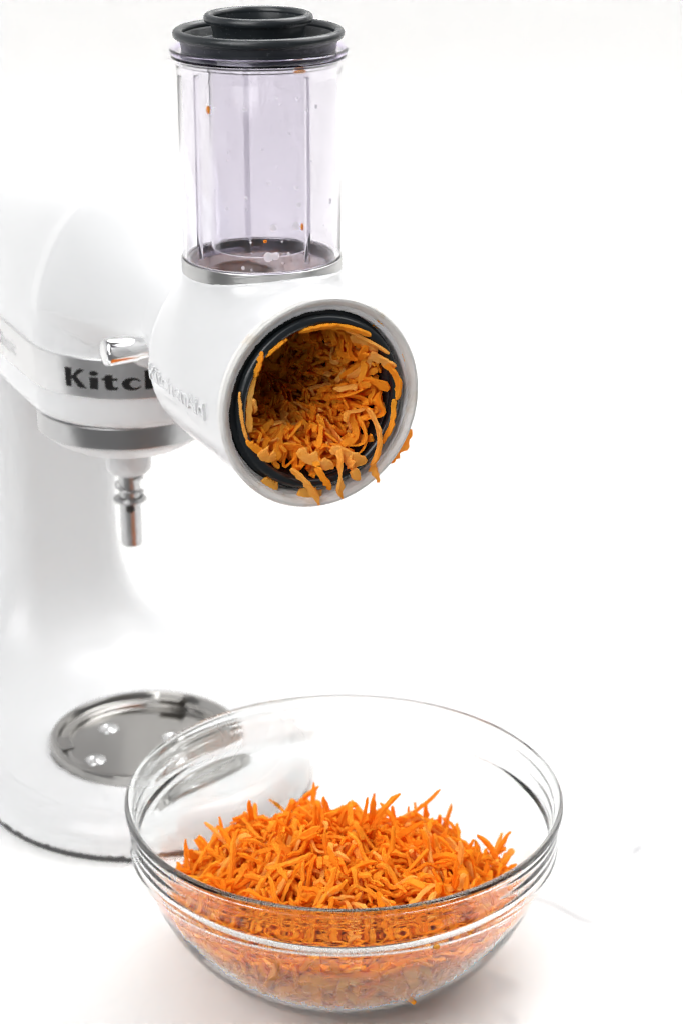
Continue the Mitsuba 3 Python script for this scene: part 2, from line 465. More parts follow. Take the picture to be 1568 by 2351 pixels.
put(SHAFT + '__washer', zl(rect_prof(0.0064, 0.0096, 0.1832, 0.1848, 0.0005), 64), 'shaft_steel', 30)
# bayonet notch at the shaft's front, a solid black plug painted as its shade
cm = trimesh.creation.cylinder(0.0024, 0.003, sections=24)
M = np.eye(4)
M[:3, 0], M[:3, 1], M[:3, 2] = (0, 0, 1), tuple(np.cross([0.42, -0.9, 0], [0, 0, 1])), (0.42, -0.9, 0)
M[:3, 2] /= np.linalg.norm(M[:3, 2])
M[:3, 1] = np.cross(M[:3, 2], M[:3, 0])
Mi = np.linalg.inv(ML)[:3, :3]
M[:3, :3] = Mi @ np.c_[[0, 0, 1], np.cross([0.1, -0.995, 0], [0, 0, 1]), [0.1, -0.995, 0]]
M[:3, 3] = (0, DY, 0.1800) + M[:3, 2] * 0.0051
put(SHAFT + '__notch', place(place(cm, M)), 'notch_shade', 30)  # black solid, the dark of the recess put into its colour

# knob that locks the attachment in the hub
kn = lathe([(0.0, 0.0), (0.0040, 0.0001), (0.0058, 0.0004), (0.0068, 0.0012), (0.0072, 0.0026), (0.0071, 0.0060), (0.0066, 0.0170), (0.0058, 0.0190), (0.0052, 0.0260), (0.0, 0.0260)], 96)
K = np.eye(4)
K[:3, 0], K[:3, 1], K[:3, 2] = (1, 0, 0), (0, 0, -1), (0, 1, 0)
K[:3, 3] = (0.100, -0.0515, 0.3055)
put(MX + '__hub_knob', place(place(kn, K)), 'chrome', 50)

# bowl plate
PZ = 0.0240
pp = [(0.0, PZ), (0.0455, PZ), (0.0468, PZ + 0.0008), (0.0474, PZ + 0.0030), (0.0484, PZ + 0.0036), (0.0510, PZ + 0.0038), (0.0520, PZ + 0.0046), (0.0526, PZ + 0.0070), (0.0536, PZ + 0.0080), (0.0556, PZ + 0.0080), (0.0570, PZ + 0.0074), (0.0577, PZ + 0.0060), (0.0578, PZ + 0.002), (0.0562, PZ + 0.0015), (0.0562, PZ - 0.0015), (0.0, PZ - 0.0015)]
PLATE = put(MX + '__bowl_plate', place(lathe(pp, 160)), 'plate_steel', 40)
for a in (0.35, 2.45, 4.55):
    tb = lathe(rect_prof(0.0455, 0.0560, PZ + 0.0064, PZ + 0.0076, 0.0004), 14, True, a - 0.16, a + 0.16)
    put(PLATE + '__tab', place(tb), 'plate_steel', 30)
for x, y in ((0.007, -0.035), (0.000, 0.017), (-0.028, -0.014), (0.032, 0.006)):
    sc = lathe([(0.0, 0.0013), (0.0016, 0.0011), (0.0032, 0.0004), (0.0042, 0.0010), (0.0056, 0.0009), (0.0062, 0.0001), (0.0, 0.0001)], 40)
    put(PLATE + '__screw', place(place(sc, shift(x, y, PZ))), 'chrome', 50)

# ------------------------------------------------------------------ shredder attachment
AT = 'shredder_attachment'
tag(AT, 'white shredder attachment with round open mouth and clear feed tube on the mixer hub', 'mixer attachment')
ZC, HX = 0.3145, 0.1842                               # drum axis height, feed tube's place along the axis
RB = 0.0472


def housing_fn(X, Y, Z):
    r = np.hypot(Y, Z - ZC)
    # rounded can
    rr = 0.018
    a, b = r - (RB - rr) - 0.0008 * np.clip((X - 0.15) / 0.1, -1, 1), np.abs(X - 0.194) - (0.0545 - rr)
    b = np.where(X > 0.2, r * 0 - 1, b)
    can = np.minimum(np.maximum(a, b), 0) + np.hypot(np.maximum(a, 0), np.maximum(b, 0)) - rr
    h = np.hypot(X - HX, Y)
    neck = np.maximum(h - 0.0373 - 0.0016 * np.clip((0.362 - Z) / 0.03, 0, 1), np.maximum(Z - 0.3640, ZC - Z))
    out = smin(can, neck, 0.017)
    out = np.maximum(out, X - 0.2465)
    inner = np.maximum(r - (RB - 0.0032), 0.146 - X)
    hole = np.maximum(h - 0.0345, ZC - Z)
    return np.maximum(out, -np.minimum(inner, hole))


HOUSE = put(AT + '__housing', place(nets(housing_fn, (0.125, -0.058, 0.255), (0.254, 0.058, 0.372), 0.0013)), 'gloss_enamel', True)
# mouth rim
FX = 0.2495
lip = rnd([(RB - 0.0035, FX - 0.0060), (RB - 0.0030, FX - 0.0110), (RB + 0.0009, FX - 0.0075), (0.0494, FX - 0.0038), (0.0499, FX - 0.0016), (0.0490, FX), (0.0478, FX), (0.0462, FX - 0.0012), (0.0445, FX - 0.0050)], 0.0005)
put(AT + '__mouth_rim', place(place(lathe(lip, 180), shift(0, 0, ZC + 0.0010) @ AX)), 'stained_plastic', 35)
# raised lettering along the drum's side
em = subdivide_to(meshkit.text_mesh('KitchenAid', 0.0078, 0.0017), 0.0012)
tx, ty, tz = em.vertices.T
L_ = tx.max()
ph = math.radians(187.5) - (ty) / 0.048
rr_ = 0.0470 + 0.0008 * np.clip((0.1545 + tx * (0.0725 / L_) - 0.15) / 0.1, -1, 1) + tz
ev = np.c_[0.1565 + tx * (0.0705 / L_), rr_ * np.cos(ph), ZC + rr_ * np.sin(ph)]
e_m = trimesh.Trimesh(ev, em.faces, process=False)
put(HOUSE + '__lettering', place(e_m), 'gloss_enamel', False)
hop = shift(HX, 0, 0)
put(AT + '__steel_band', place(place(lathe(rect_prof(0.0350, 0.0377, 0.3634, 0.3702, 0.0004), 160), hop)), 'brushed_steel', 30)

# clear feed tube with its lilac lip
hp = rnd([(0.0346, 0.3704), (0.0369, 0.3704), (0.0370, 0.3725), (0.0374, 0.455), (0.0380, 0.4600), (0.0400, 0.4628), (0.0378, 0.4650), (0.0360, 0.4610), (0.0351, 0.455)], 0.0004)
HOP = put(AT + '__feed_tube', place(place(lathe(hp, 160), hop)), 'clear_plastic', 35)
labels[HOP] = {'label': 'clear plastic feed tube with lilac lip and water spots'}
for a_ in (-142.6, -50.0):
    rod = trimesh.creation.cylinder(0.0012, 0.084, sections=20)
    W = np.eye(4)
    W[:3, 3] = P0 + HX * NX + np.array([0.0331 * math.cos(math.radians(a_)), 0.0331 * math.sin(math.radians(a_)), 0.4150])
    put(HOP + '__streak_rod', place(rod, W), 'clear_plastic', 40)  # clear rods on the tube wall, set where vertical streaks run
put(HOP + '__lip', place(place(torus(0.0393, 0.0013, 0.4652, 160, 18), hop)), 'lilac_plastic', True)
put(HOP + '__bottom_ring', place(place(lathe(rect_prof(0.0325, 0.0342, 0.3640, 0.3700, 0.0005), 140), hop)), 'pale_lilac_plastic', 35)

# ------------------------------------------------------------------ pushers in the feed tube
FP = 'food_pusher'
tag(FP, 'wide black rubber-rimmed food pusher with a clear sleeve, sitting in the feed tube', 'food pusher')
cup = [(0.0226, 0.4650), (0.0330, 0.4655), (0.0345, 0.4690), (0.0352, 0.4722), (0.0350, 0.4722)]
cupp = rnd([(0.0228, 0.4648), (0.0333, 0.4622), (0.0350, 0.4622), (0.0350, 0.4660), (0.0358, 0.4700), (0.0372, 0.4722), (0.0355, 0.4738), (0.0340, 0.4715), (0.0325, 0.4680), (0.0228, 0.4668)], 0.0005)
put(FP + '__cap', place(place(lathe(cupp, 160), hop)), 'black_rubber', 40)
put(FP + '__rim', place(place(torus(0.0366, 0.0023, 0.4728, 160, 24), hop)), 'black_rubber', True)
SL = put(FP + '__sleeve', place(place(lathe(rect_prof(0.0213, 0.0230, 0.3745, 0.4645, 0.0005), 120), hop)), 'clear_plastic', 35)
rod = trimesh.creation.cylinder(0.0012, 0.086, sections=20)
put(SL + '__rib', place(place(place(rod, shift(0.0197 * math.cos(-0.709), 0.0197 * math.sin(-0.709), 0.4195)), hop)), 'clear_plastic', 40)
SP = 'small_food_pusher'
tag(SP, 'narrow black rubber-rimmed food pusher standing in the middle of the wide one', 'food pusher')
sc_ = rnd([(0.0, 0.4620), (0.0195, 0.4620), (0.0205, 0.4640), (0.0207, 0.4735), (0.0222, 0.4775), (0.0226, 0.4795), (0.0205, 0.4800), (0.0198, 0.4760), (0.0192, 0.4690), (0.0, 0.4680)], 0.0004)
sc_ = np.vstack([[(0.0, sc_[:, 1].min())]] + [sc_[sc_[:, 0] >= 0]]) if False else np.array([(0.0, 0.4620), (0.0195, 0.4620), (0.0203, 0.4628), (0.0206, 0.4650), (0.0207, 0.4735), (0.0213, 0.4757), (0.0223, 0.4778), (0.0226, 0.4795), (0.0205, 0.4798), (0.0199, 0.4765), (0.0193, 0.4700), (0.0185, 0.4685), (0.0, 0.4680)])
put(SP + '__cap', place(place(lathe(sc_, 128), hop)), 'black_rubber', 40)
put(SP + '__rim', place(place(torus(0.0225, 0.0022, 0.4796, 128, 24), hop)), 'black_rubber', True)

# ------------------------------------------------------------------ shredding cone inside the drum
SC = 'shredding_cone'
tag(SC, 'black-rimmed steel shredding cone inside the round mouth of the attachment', 'shredding cone')
CL = 0.100
AXM = shift(0, 0, ZC + 0.0010) @ AX
cone = rnd([(0.0366, FX - 0.006), (0.0276, FX - CL), (0.0001, FX - CL), (0.0001, FX - CL - 0.0012), (0.0288, FX - CL - 0.0012), (0.0380, FX - 0.006)], 0.0003)
put(SC + '__cone', place(place(lathe(cone, 128), AXM)), 'dark_steel', 35)
fl = rnd([(0.0366, FX - 0.0060), (0.0426, FX - 0.0075), (0.0430, FX - 0.0095), (0.0395, FX - 0.0100), (0.0372, FX - 0.0130), (0.0364, FX - 0.0130)], 0.0004)
RIM = put(SC + '__flange', place(place(lathe(fl, 160), AXM)), 'black_plastic', 35)
put(SC + '__rim', place(place(torus(0.0388, 0.0024, FX - 0.0034, 160, 22), AXM)), 'black_plastic', True)

# ------------------------------------------------------------------ glass bowl
BX, BY = 0.0012, 0.9070
outer = [(0.0, 0.0022), (0.034, 0.0018), (0.038, 0.0002), (0.0440, 0.0002), (0.0475, 0.0012), (0.0560, 0.0058), (0.0680, 0.0135), (0.0790, 0.0235), (0.0880, 0.0350), (0.0950, 0.0475), (0.1003, 0.0610), (0.1031, 0.0680), (0.1055, 0.0712), (0.1074, 0.0735), (0.1081, 0.0758), (0.1080, 0.0785), (0.1076, 0.0808), (0.1076, 0.0835), (0.1079, 0.0862), (0.1080, 0.0878), (0.1079, 0.0896), (0.1081, 0.0915), (0.1086, 0.0930), (0.1087, 0.0945), (0.1085, 0.0960), (0.1091, 0.0973), (0.1100, 0.0985), (0.1098, 0.1008), (0.1086, 0.1016)]
inner = [(0.1073, 0.1010), (0.1062, 0.0995), (0.1054, 0.0950), (0.1042, 0.0860), (0.1034, 0.0800), (0.1022, 0.0765), (0.1006, 0.0730), (0.0992, 0.0690), (0.0964, 0.0600), (0.0915, 0.0485), (0.0845, 0.0365), (0.0755, 0.0255), (0.0650, 0.0165), (0.0540, 0.0095), (0.0450, 0.0062), (0.0340, 0.0050), (0.0, 0.0048)]


def chaikin(p, it=2):
    p = np.asarray(p, float)
    for _ in range(it):
        q = np.empty((2 * len(p) - 2, 2))
        q[0::2] = 0.75 * p[:-1] + 0.25 * p[1:]
        q[1::2] = 0.25 * p[:-1] + 0.75 * p[1:]
        p = np.vstack([p[:1], q, p[-1:]])
    return p


put('glass_bowl', lathe(chaikin(outer + inner, 3), 360).apply_translation((BX, BY, 0)), 'glass', True)
tag('glass_bowl', 'clear round glass mixing bowl full of orange carrot shreds on the marble', 'glass bowl')

# ------------------------------------------------------------------ carrot shreds
rng = np.random.default_rng(7)


def strip(P, w, th, roll=0.0, ragged=0.16, ends=(0.35, 0.6), up=(0, 0, 1)):
    """A carrot shred along the points P: a bevelled strip of uneven width with torn edges."""
    P = np.asarray(P, float)
    n = len(P)
    t = np.gradient(P, axis=0)
    t /= np.linalg.norm(t, axis=1, keepdims=True) + 1e-12
    upv = np.broadcast_to(np.asarray(up, float), P.shape)
    s = np.cross(t, upv)
    ln = np.linalg.norm(s, axis=1, keepdims=True)
    s = np.where(ln > 0.15, s / np.maximum(ln, 1e-9), np.array([1.0, 0, 0]) - t * t[:, :1])
    s /= np.linalg.norm(s, axis=1, keepdims=True) + 1e-12
    b = np.cross(s, t)
    a = roll if np.ndim(roll) else np.full(n, roll)
    s, b = s * np.cos(a)[:, None] + b * np.sin(a)[:, None], b * np.cos(a)[:, None] - s * np.sin(a)[:, None]
    x = np.linspace(0, 1, n)
    prof = np.minimum(1, np.minimum(ends[0] + x / 0.22, ends[1] + (1 - x) / 0.22))
    rg = ragged * np.array([0.6, 1.9])[rng.permutation(2)]
    wl = w * 0.5 * prof * np.clip(1 + rg[0] * rng.normal(size=n), 0.35, 1.7)
    wr = w * 0.5 * prof * np.clip(1 + rg[1] * rng.normal(size=n), 0.35, 1.7)
    tt = th * (0.55 + 0.45 * prof) * (1 + 0.12 * rng.normal(size=n))
    h = 0.5 * tt[:, None]
    tl, tr = P - s * (0.86 * wl)[:, None] + b * h, P + s * (0.86 * wr)[:, None] + b * h
    bl, br = P - s * wl[:, None] - b * h, P + s * wr[:, None] - b * h
    ring = np.stack([tl, tr, tr, br, br, bl, bl, tl], 1)       # each side has vertices of its own: crisp edges
    return ring.reshape(-1, 3), n


_F = {}


def strip_faces(n):
    if n not in _F:
        f = []
        for i in range(n - 1):
            for j in (0, 2, 4, 6):
                k = j + 1
                f += [(i * 8 + j, i * 8 + k, (i + 1) * 8 + k), (i * 8 + j, (i + 1) * 8 + k, (i + 1) * 8 + j)]
        o = (n - 1) * 8
        f += [(0, 5, 3), (0, 3, 1), (o, o + 1, o + 3), (o, o + 3, o + 5)]
        f = np.array(f)
        _F[n] = f
    return _F[n]


def gauss(z, k=2):
    ker = np.array([1, 2, 3, 2, 1.0])
    ker /= ker.sum()
    zp = np.pad(z, 2, mode='edge')
    return np.convolve(zp, ker, 'valid')


def deposit(lo, hi, cell, floor, target, N, allowed, size, wid, nseg=14, porous=0.8, dirfn=None):
    """Shreds laid one on another on a height field until the heap is as high as target; returns their vertices in (u, v, h)."""
    nu, nv = [int((hi[i] - lo[i]) / cell) + 1 for i in range(2)]
    U, V = np.meshgrid(lo[0] + cell * np.arange(nu), lo[1] + cell * np.arange(nv), indexing='ij')
    Hf, Tg = floor(U, V), target(U, V)
    out = []
    miss = 0

    def look(F, u, v):
        i = np.clip(np.rint((u - lo[0]) / cell).astype(int), 0, nu - 1)
        j = np.clip(np.rint((v - lo[1]) / cell).astype(int), 0, nv - 1)
        return F[i, j], i, j

    while len(out) < N and miss < 400:
        cu, cv = rng.uniform(lo[0], hi[0], 10), rng.uniform(lo[1], hi[1], 10)
        d = np.where(allowed(cu, cv), look(Tg, cu, cv)[0] - look(Hf, cu, cv)[0], -9)
        b = int(np.argmax(d))
        if d[b] < 0.0004:
            miss += 1
            continue
        Ln = rng.uniform(*size) * (1 if rng.random() < 0.8 else 0.6)
        w = rng.uniform(*wid)
        th = rng.uniform(0.0010, 0.0017)
        ang = rng.uniform(0, 2 * np.pi) if dirfn is None else dirfn(cu[b], cv[b])
        cv_ = rng.normal(0, 0.4) + (rng.normal(0, 1.3) if rng.random() < 0.22 else 0)
        x = np.linspace(-0.5, 0.5, nseg)
        th_ = ang + cv_ * x + rng.normal(0, 0.10) * np.sin(2 * np.pi * (x + rng.random()))
        pu = np.cumsum(np.cos(th_)) * Ln / (nseg - 1)
        pv = np.cumsum(np.sin(th_)) * Ln / (nseg - 1)
        pu, pv = pu - pu.mean() + cu[b], pv - pv.mean() + cv[b]
        if not allowed(pu, pv).all():
            miss += 0.2
            continue
        nrm = np.c_[-np.sin(th_), np.cos(th_)]
        hs, ij = [], []
        for o in (-0.35, 0, 0.35):
            h_, i, j = look(Hf, pu + o * w * nrm[:, 0], pv + o * w * nrm[:, 1])
            hs.append(h_)
            ij.append((i, j))
        raw = np.max(hs, 0)
        z = np.maximum(gauss(np.maximum(raw, np.roll(np.pad(raw, 1, mode='edge'), 1)[1:-1])), raw * 0.5 + 0.5 * gauss(raw))
        arch = rng.uniform(0, 0.0022) * (1 - (2 * x) ** 2)
        if rng.random() < 0.25:
            arch = arch + rng.uniform(0, 0.006) * np.clip(x * rng.choice([-1, 1]), 0, 1) * 2
        z = z + arch + 0.5 * th
        roll = rng.normal(0, 0.5) + rng.normal(0, 0.8) * x
        vv, n = strip(np.c_[pu, pv, z], w, th, roll, ends=(rng.uniform(0.2, 0.9), rng.uniform(0.2, 0.9)))
        out.append((vv, n))
        for i, j in ij:
            np.maximum.at(Hf, (i, j), z + (porous - 0.5) * th)
        i, j = ij[1]
    return out, Hf, (U, V), look


# -- the heap in the bowl
inn = np.array(inner)[::-1]


def bowl_floor(r):
    return np.interp(r, inn[:, 0], inn[:, 1]) + 0.0009 + 0.0022 * np.clip((r - 0.045) / 0.02, 0, 1)


def heap_top(U, V):
    d = np.hypot((U - 0.001) * 0.95, V + 0.018)
    lump = (meshkit.fbm(np.stack([U * 38 + 3.1, V * 38, U * 0], -1), 3) - 0.5) * 0.014
    return 0.0650 - 0.029 * np.clip(d / 0.085, 0, 1.3) ** 2.1 + lump + 0.005 * np.exp(-((U + 0.045) ** 2 + (V - 0.03) ** 2) / 0.0006) + 0.007 * np.exp(-((U - 0.002) ** 2 + V ** 2) / 0.0012)


bowl_out, Hf, UV, look_b = deposit((-0.1, -0.1), (0.1, 0.1), 0.0012, lambda U, V: bowl_floor(np.hypot(U, V)), heap_top, 7500,
                                   lambda u, v: np.hypot(u, v) < 0.0955, (0.009, 0.031), (0.0014, 0.0035), porous=1.0)
# shreds that stand up out of the heap
SPIKES = []


def spike(u, v, length, az, el, bend, w=0.0032):
    h0, _, _ = look_b(Hf, np.array([u]), np.array([v]))
    n = 12
    x = np.linspace(0, 1, n)
    e = el + bend * (x - 0.3)
    d = np.c_[np.cos(e) * np.cos(az), np.cos(e) * np.sin(az), np.sin(e)]
    p = np.cumsum(d, 0) * length / n
    p = p - p[3] + np.array([u, v, h0[0] - 0.001])
    SPIKES.append(strip(p, w, 0.0015, rng.uniform(-1.2, 1.2) + 0.5 * x, ends=(0.8, rng.uniform(0.1, 0.5)), up=(math.sin(az), -math.cos(az), 0.3)))


for k_ in range(150):
    r_, a_ = 0.084 * math.sqrt(rng.random()), rng.uniform(0, 2 * np.pi)
    spike(r_ * math.cos(a_), r_ * math.sin(a_), rng.uniform(0.015, 0.034), rng.uniform(0, 2 * np.pi), rng.uniform(0.35, 1.3), rng.normal(0, 0.8), rng.uniform(0.0020, 0.0036))


# shreds lying flat against the glass
wi = inn[(inn[:, 1] > 0.0060) & (inn[:, 1] < 0.078)]
ws = np.r_[0, np.cumsum(np.linalg.norm(np.diff(wi, axis=0), axis=1))]
wt = np.gradient(wi, axis=0)
wt /= np.linalg.norm(wt, axis=1, keepdims=True)


def lining_map(vv):
    ph, s_, h = vv[:, 0] / 0.080, vv[:, 1], vv[:, 2] + 0.0004
    r, z = np.interp(s_, ws, wi[:, 0]), np.interp(s_, ws, wi[:, 1])
    nr, nz = -np.interp(s_, ws, wt[:, 1]), np.interp(s_, ws, wt[:, 0])
    r, z = r + nr * h, z + nz * h
    return np.c_[BX + r * np.cos(ph), BY + r * np.sin(ph), z]


def lining_target(U, V):
    ph, z = U / 0.080, np.interp(V, ws, wi[:, 1])
    top = 0.046 - 0.014 * np.sin(ph)
    lump = meshkit.fbm(np.stack([U * 60, V * 60, U * 0 + 9], -1), 2)
    return np.where((z < top) & (z > 0.0135 + 0.010 * lump), 0.0010 + 0.0022 * lump, 0)


lining_out, _, _, _ = deposit((-np.pi * 0.080, 0.0), (np.pi * 0.080, float(ws[-1])), 0.0012, lambda U, V: U * 0, lining_target, 620,
                              lambda u, v: (v > 0.002) & (v < ws[-1] - 0.003), (0.010, 0.028), (0.0024, 0.0050), nseg=14)


def to_world_bowl(vv):
    return vv + np.array([BX, BY, 0])


CAMF = np.array([0, math.cos(PITCH), -math.sin(PITCH)])
CAMD = np.array([0, -math.sin(PITCH), -math.cos(PITCH)])


def visible_counts(verts):
    """How many cells of a coarse picture each shred wins: the largest of them are built one by one."""
    buf = {}
    zs, px, ids = [], [], []
    for i, vw in enumerate(verts):
        q = vw.reshape(-1, 8, 3)
        q = np.concatenate([q[:, 0], q[:, 1], 0.5 * (q[:, 0] + q[:, 1]), 0.5 * (q[:-1, 0] + q[1:, 1])])
        d = q - [0, 0, CAM_H]
        z = d @ CAMF
        px.append(np.c_[d[:, 0] / z, (d @ CAMD) / z])
        zs.append(z)
        ids.append(np.full(len(q), i))
    px, zs, ids = np.vstack(px), np.concatenate(zs), np.concatenate(ids)
    c = np.rint(px * 1200).astype(int)
    code = c[:, 0] * 100000 + c[:, 1]
    o = np.lexsort((zs, code))
    first = np.r_[True, code[o][1:] != code[o][:-1]]
    return np.bincount(ids[o][first], minlength=len(verts))


def screen(p):
    d = p - np.array([0, 0, CAM_H])
    z = d @ CAMF
    return 341 + 2044 * (d @ np.array([1.0, 0, 0])) / z, 512 + 2044 * (d @ CAMD) / z


def shape_words(vw):
    q = vw.reshape(-1, 8, 3)
    c = q.mean(1)
    arc = np.linalg.norm(np.diff(c, axis=0), axis=1).sum()
    chord = np.linalg.norm(c[-1] - c[0])
    wide = np.linalg.norm(q[:, 0] - q[:, 1], axis=1).mean()
    a = 'long' if arc > 0.024 else 'short' if arc < 0.016 else ('broad' if wide > 0.0031 else 'slim')
    b = 'straight' if chord / arc > 0.985 else 'bent' if chord / arc < 0.93 else 'curved'
    up = 'upright ' if abs(c[-1] - c[0])[2] > 0.72 * chord else ''
    return a, b, up


TONE = {'carrot_orange': 'orange', 'carrot_pale': 'pale orange', 'carrot_deep': 'deep orange'}


def bowl_label(vw, mat):
    a, b, up = shape_words(vw)
    x, y = screen(vw.mean(0))
    col = ('far left', 'left', 'centre left', 'middle', 'centre right', 'right', 'far right')[int(np.clip((x - 160) / 52, 0, 6))]
    rim = 905 - 55 * ((x - 343) / 200) ** 2
    row = f'at the back {col} of the heap' if y < rim - 62 else f'on top of the heap at its {col}' if y < rim - 30 else f'just above the front rim, {col}' if y < rim - 4 else f'seen through glass above the bowl ridge, {col}' if y < rim + 38 else f'seen through glass below the bowl ridge, {col}'
    return f'{a} {b} {up}{TONE[mat]} shred {row}'


def drum_label(vw, mat):
    a, b, up = shape_words(vw)
    q = (vw.mean(0) - ML[:3, 3]) @ ML[:3, :3]
    ph = math.degrees(math.atan2(q[2] - ZC, q[1])) % 360
    sect = ('right', 'upper right', 'top', 'upper left', 'left', 'lower left', 'bottom', 'lower right')[int(((ph + 22.5) % 360) // 45)]
    dep = 'near the mouth of' if q[0] > FX - 0.025 else 'halfway into' if q[0] > FX - 0.055 else 'deep inside'
    return f'{a} {b} {up}{TONE[mat]} shred {dep} the cone at its {sect}'


def emit(strips, mapper, keep, group, label, heap_key, heap_label):
    verts = [mapper(s[0]) for s in strips]
    cnt = visible_counts(verts)
    order = np.argsort(-cnt, kind='stable')
    best = set(order[:keep].tolist())
    rest = {c: [] for c in CARROTS}
    for i, (vw, s) in enumerate(zip(verts, strips)):
        mat = CARROTS[int(rng.choice(3, p=[0.55, 0.15, 0.30]))]
        if i in best:
            key = put('carrot_shred', (vw, strip_faces(s[1])), mat, True)
            tag(key, label(vw, mat), 'carrot shred', group)
        else:
            rest[mat].append((vw, strip_faces(s[1])))
    j = 0
    for mat, ms in rest.items():
        if not ms:
            continue
        off = np.cumsum([0] + [len(m[0]) for m in ms])
        V, F = np.vstack([m[0] for m in ms]), np.vstack([m[1] + o for m, o in zip(ms, off)])
        j += 1
        scene[f'{heap_key}__{j:03d}'] = mikit.ply((V, F), mat, True)
    tag(heap_key, heap_label, 'carrot shreds', None, 'stuff')


emit([(to_world_bowl(a_), n_) for a_, n_ in bowl_out + SPIKES] + [(lining_map(a_), n_) for a_, n_ in lining_out], lambda v: v, 185, 'carrot shreds in the bowl', bowl_label, 'carrot_heap', 'mass of orange carrot shreds filling the glass bowl')

# -- shreds in the drum
RM = 0.033


def drum_target(U, V):
    ph = U / RM
    b, r = np.clip(-np.sin(ph), 0, 1), np.clip(np.cos(ph), 0, 1)
    front = np.clip(V / 0.012, 0.12, 1)
    lump = meshkit.fbm(np.stack([U * 70, V * 70, U * 0 + 5], -1), 2) * 0.005
    return (0.007 * b ** 1.6 + 0.0025 * r ** 1.5 + lump * (b + 0.4 * r) - 0.0013) * front


def drum_map(vv):
    ph, s, h = vv[:, 0] / RM, vv[:, 1], vv[:, 2]
    r = np.interp(s, [-0.006, 0.006, CL], [0.0372, 0.0364, 0.0274]) - h - 0.0006
    q = np.c_[FX - s, r * np.cos(ph), ZC + 0.001 + r * np.sin(ph)]
    return q @ ML[:3, :3].T + ML[:3, 3]


wall_out, _, _, _ = deposit((-np.pi * RM, 0.003), (np.pi * RM, 0.084), 0.0012, lambda U, V: U * 0, drum_target, 620,
                            lambda u, v: (v > 0.002) & (v < 0.085), (0.010, 0.026), (0.0022, 0.0046), nseg=12)


def back_target(U, V):
    lump = meshkit.fbm(np.stack([U * 80, V * 80, U * 0 + 2], -1), 2) * 0.012
    return 0.6 * lump + 0.014 * np.clip(-V / 0.025 + 0.25, -0.4, 1.2) + 0.006 * np.clip(U / 0.025, -1, 1)


def back_map(vv):
    q = np.c_[FX - CL + 0.001 + vv[:, 2], vv[:, 0], ZC + 0.001 + vv[:, 1]]
    return q @ ML[:3, :3].T + ML[:3, 3]


back_out, _, _, _ = deposit((-0.029, -0.029), (0.029, 0.029), 0.0012, lambda U, V: U * 0, back_target, 420,
                            lambda u, v: np.hypot(u, v) < 0.0285, (0.010, 0.026), (0.0026, 0.0050), nseg=12)


class Mapped(list):
    pass


drum_w = [(drum_map(s[0]), s[1]) for s in wall_out] + [(back_map(s[0]), s[1]) for s in back_out]
emit(drum_w, lambda v: v, 85, 'carrot shreds inside the shredding cone', drum_label, 'carrot_filling', 'mass of carrot shreds packed inside the shredding cone')


def spout_map(vv):
    ph, s, h = np.pi / 2 - vv[:, 0] / RM, vv[:, 1], vv[:, 2]
    r = np.interp(s, [0.006, CL], [0.0380, 0.0288]) + 0.0008 + h
    q = np.c_[FX - s, r * np.cos(ph), ZC + 0.001 + r * np.sin(ph)]
    return q @ ML[:3, :3].T + ML[:3, 3]


sp_out, _, _, _ = deposit((-0.030, FX - HX - 0.030), (0.030, FX - HX + 0.030), 0.0012, lambda U, V: U * 0, lambda U, V: 0.0016 + 0 * U, 34,
                          lambda u, v: np.hypot(u, v - (FX - HX)) < 0.031, (0.012, 0.026), (0.003, 0.005), nseg=12)
off = np.cumsum([0] + [len(s_[0]) for s_ in sp_out])
put('carrot_bed', (np.vstack([spout_map(s_[0]) for s_ in sp_out]), np.vstack([strip_faces(s_[1]) + o for s_, o in zip(sp_out, off)])), 'carrot_deep', True)
tag('carrot_bed', 'dim reddish carrot scraps at the bottom of the clear feed tube', 'carrot scraps', None, 'stuff')


# -- single shreds caught on the mouth: (angle in degrees, radius, distance in front of the mouth) along each
def polar(pts, n=14):
    p = np.array(pts, float)
    q = np.c_[p[:, 2] + FX, p[:, 1] * np.cos(np.radians(p[:, 0])), ZC + 0.0015 + p[:, 1] * np.sin(np.radians(p[:, 0]))]
    s = np.r_[0, np.cumsum(np.linalg.norm(np.diff(q, axis=0), axis=1))]
    x = np.linspace(0, s[-1], n)
    from scipy.interpolate import CubicSpline
    return CubicSpline(s, q, axis=0)(x) if len(q) > 2 else np.c_[[np.interp(x, s, q[:, i]) for i in range(3)]].T


